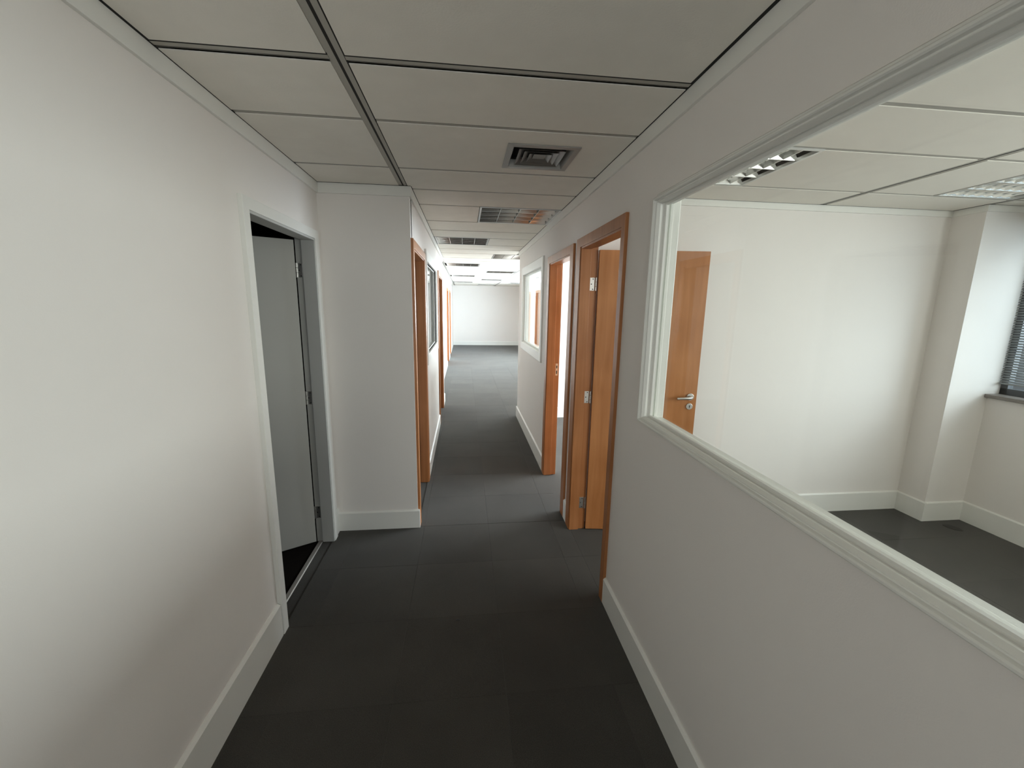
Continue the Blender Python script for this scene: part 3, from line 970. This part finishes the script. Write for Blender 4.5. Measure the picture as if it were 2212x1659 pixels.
corr = [l for l in lamps if l[0] < 1.0 and l[2] > 3.4]
corr.sort(key=lambda l: l[2])
side_words = ['unlit recessed light nearest in the narrow corridor, against the right wall',
              'unlit recessed light second along the corridor ceiling, on the left above the grey internal window',
              'unlit recessed light third along the corridor ceiling, above the end of the right partition',
              'dim recessed light fourth from the camera, left of centre where the corridor opens out',
              'recessed light fifth from the camera, touching the slotted runner on the right',
              'recessed light sixth from the camera, on the left of the bright far ceiling',
              'recessed light seventh from the camera, on the right of the bright far ceiling',
              'recessed light eighth from the camera, on the left near the end wall',
              'recessed light closest to the end wall, on the right of the middle strip']
for l, s in zip(corr, side_words): ceiling_light(l, s, 4)
off = [l for l in lamps if l[2] < 3.0]
off.sort()
ceiling_light(off[0], 'bright louvred office light half hidden by the head of the big internal window')
ceiling_light(off[1], 'bright louvred office light at the right edge of the photo, above the pillar')
far = [l for l in lamps if l[0] > 1.5 and l[2] > 7]
far.sort(key=lambda l: l[2])
for l, s in zip(far, ['light in the right strip of the far ceiling, hidden behind the partition', 'second light in the right strip of the far ceiling',
                      'last light in the right strip of the far ceiling, near the end wall']):
    ceiling_light(l, s, 4)

# ------------------------------------------------------------------ air vent
v0, v1, u0, u1 = VENT
cx, cy = (v0 + v1) / 2, (u0 + u1) / 2
av = empty('air_vent', (cx, cy, ZC))
tag(av, 'square grey metal air diffuser with nested louvres in the near corridor ceiling', 'vent')


def ring(m, h, zlo, zhi, hin, t=0.0015):
    """square funnel ring from half-size h at zlo to hin at zhi"""
    n = len(m.v)
    for (hh, z) in ((h, zlo), (h - t, zlo), (hin, zhi), (hin - t, zhi)):
        for (sx, sy) in ((-1, -1), (1, -1), (1, 1), (-1, 1)):
            m.v.append((cx + sx * hh, cy + sy * hh, z))
    for i in range(4):
        j = (i + 1) % 4
        m.f.append((n + i, n + j, n + 4 + j, n + 4 + i))
        m.f.append((n + 4 + i, n + 4 + j, n + 12 + j, n + 12 + i))
        m.f.append((n + 12 + i, n + 12 + j, n + 8 + j, n + 8 + i))
        m.f.append((n + 8 + i, n + 8 + j, n + j, n + i))


H = (v1 - v0) / 2
m = MB()
n = 0
for (ha, hb, za, zb) in ((H, H - 0.030, ZC - 0.006, ZC - 0.003),):
    m.v = []
    for (hh, z) in ((ha, ZC - 0.0005), (ha, ZC - 0.005), (hb, ZC - 0.007), (hb - 0.014, ZC + 0.030), (hb, ZC + 0.032)):
        for (sx, sy) in ((-1, -1), (1, -1), (1, 1), (-1, 1)):
            m.v.append((cx + sx * hh, cy + sy * hh, z))
    for k in range(4):
        for i in range(4):
            j = (i + 1) % 4
            m.f.append((k * 4 + i, k * 4 + j, k * 4 + 4 + j, k * 4 + 4 + i))
m.build('vent_frame', M_VENT, av)
for h in (0.120, 0.090, 0.060):
    m = MB()
    ring(m, h, ZC - 0.004, ZC + 0.015, h - 0.030)
    m.build('louver_ring', M_LOUVER, av)
MB().box(cx - 0.032, cx + 0.032, cy - 0.032, cy + 0.032, ZC + 0.004, ZC + 0.008).build('center_plate', M_LOUVER, av)
MB().box(cx - 0.15, cx + 0.15, cy - 0.15, cy + 0.15, ZC + 0.046, ZC + 0.048).build('duct_opening', M_DARK, av)

# ------------------------------------------------------------------ small things on the floor
m = MB()
n = 24
m.v = [(0.062 * math.cos(2 * math.pi * i / n), 0.042 * math.sin(2 * math.pi * i / n), 0.0062) for i in range(n)] + \
      [(0.055 * math.cos(2 * math.pi * i / n), 0.036 * math.sin(2 * math.pi * i / n), 0.010) for i in range(n)]
m.f = [tuple(n + i for i in range(n))] + [(i, (i + 1) % n, n + (i + 1) % n, n + i) for i in range(n)]
fo = m.build('floor_outlet_cover', M_COVER)
fo.location = (3.935, 2.70, 0)
fo.rotation_euler = (0, 0, math.radians(-62))
tag(fo, 'small dark oval cover in the office carpet beside the pillar', 'outlet cover')
m = MB()
m.cyl((-0.010, 0, 0.008), (0.002, 0.002, 0.009), 0.003, 8, 0.0045)
m.cyl((0.002, 0.002, 0.009), (0.013, -0.002, 0.008), 0.0045, 8, 0.002)
cr = m.build('carpet_lint', M_SCREW)
cr.location = (-0.045, 2.05, 0)
tag(cr, 'tiny black speck of lint lying on the corridor carpet', 'lint')
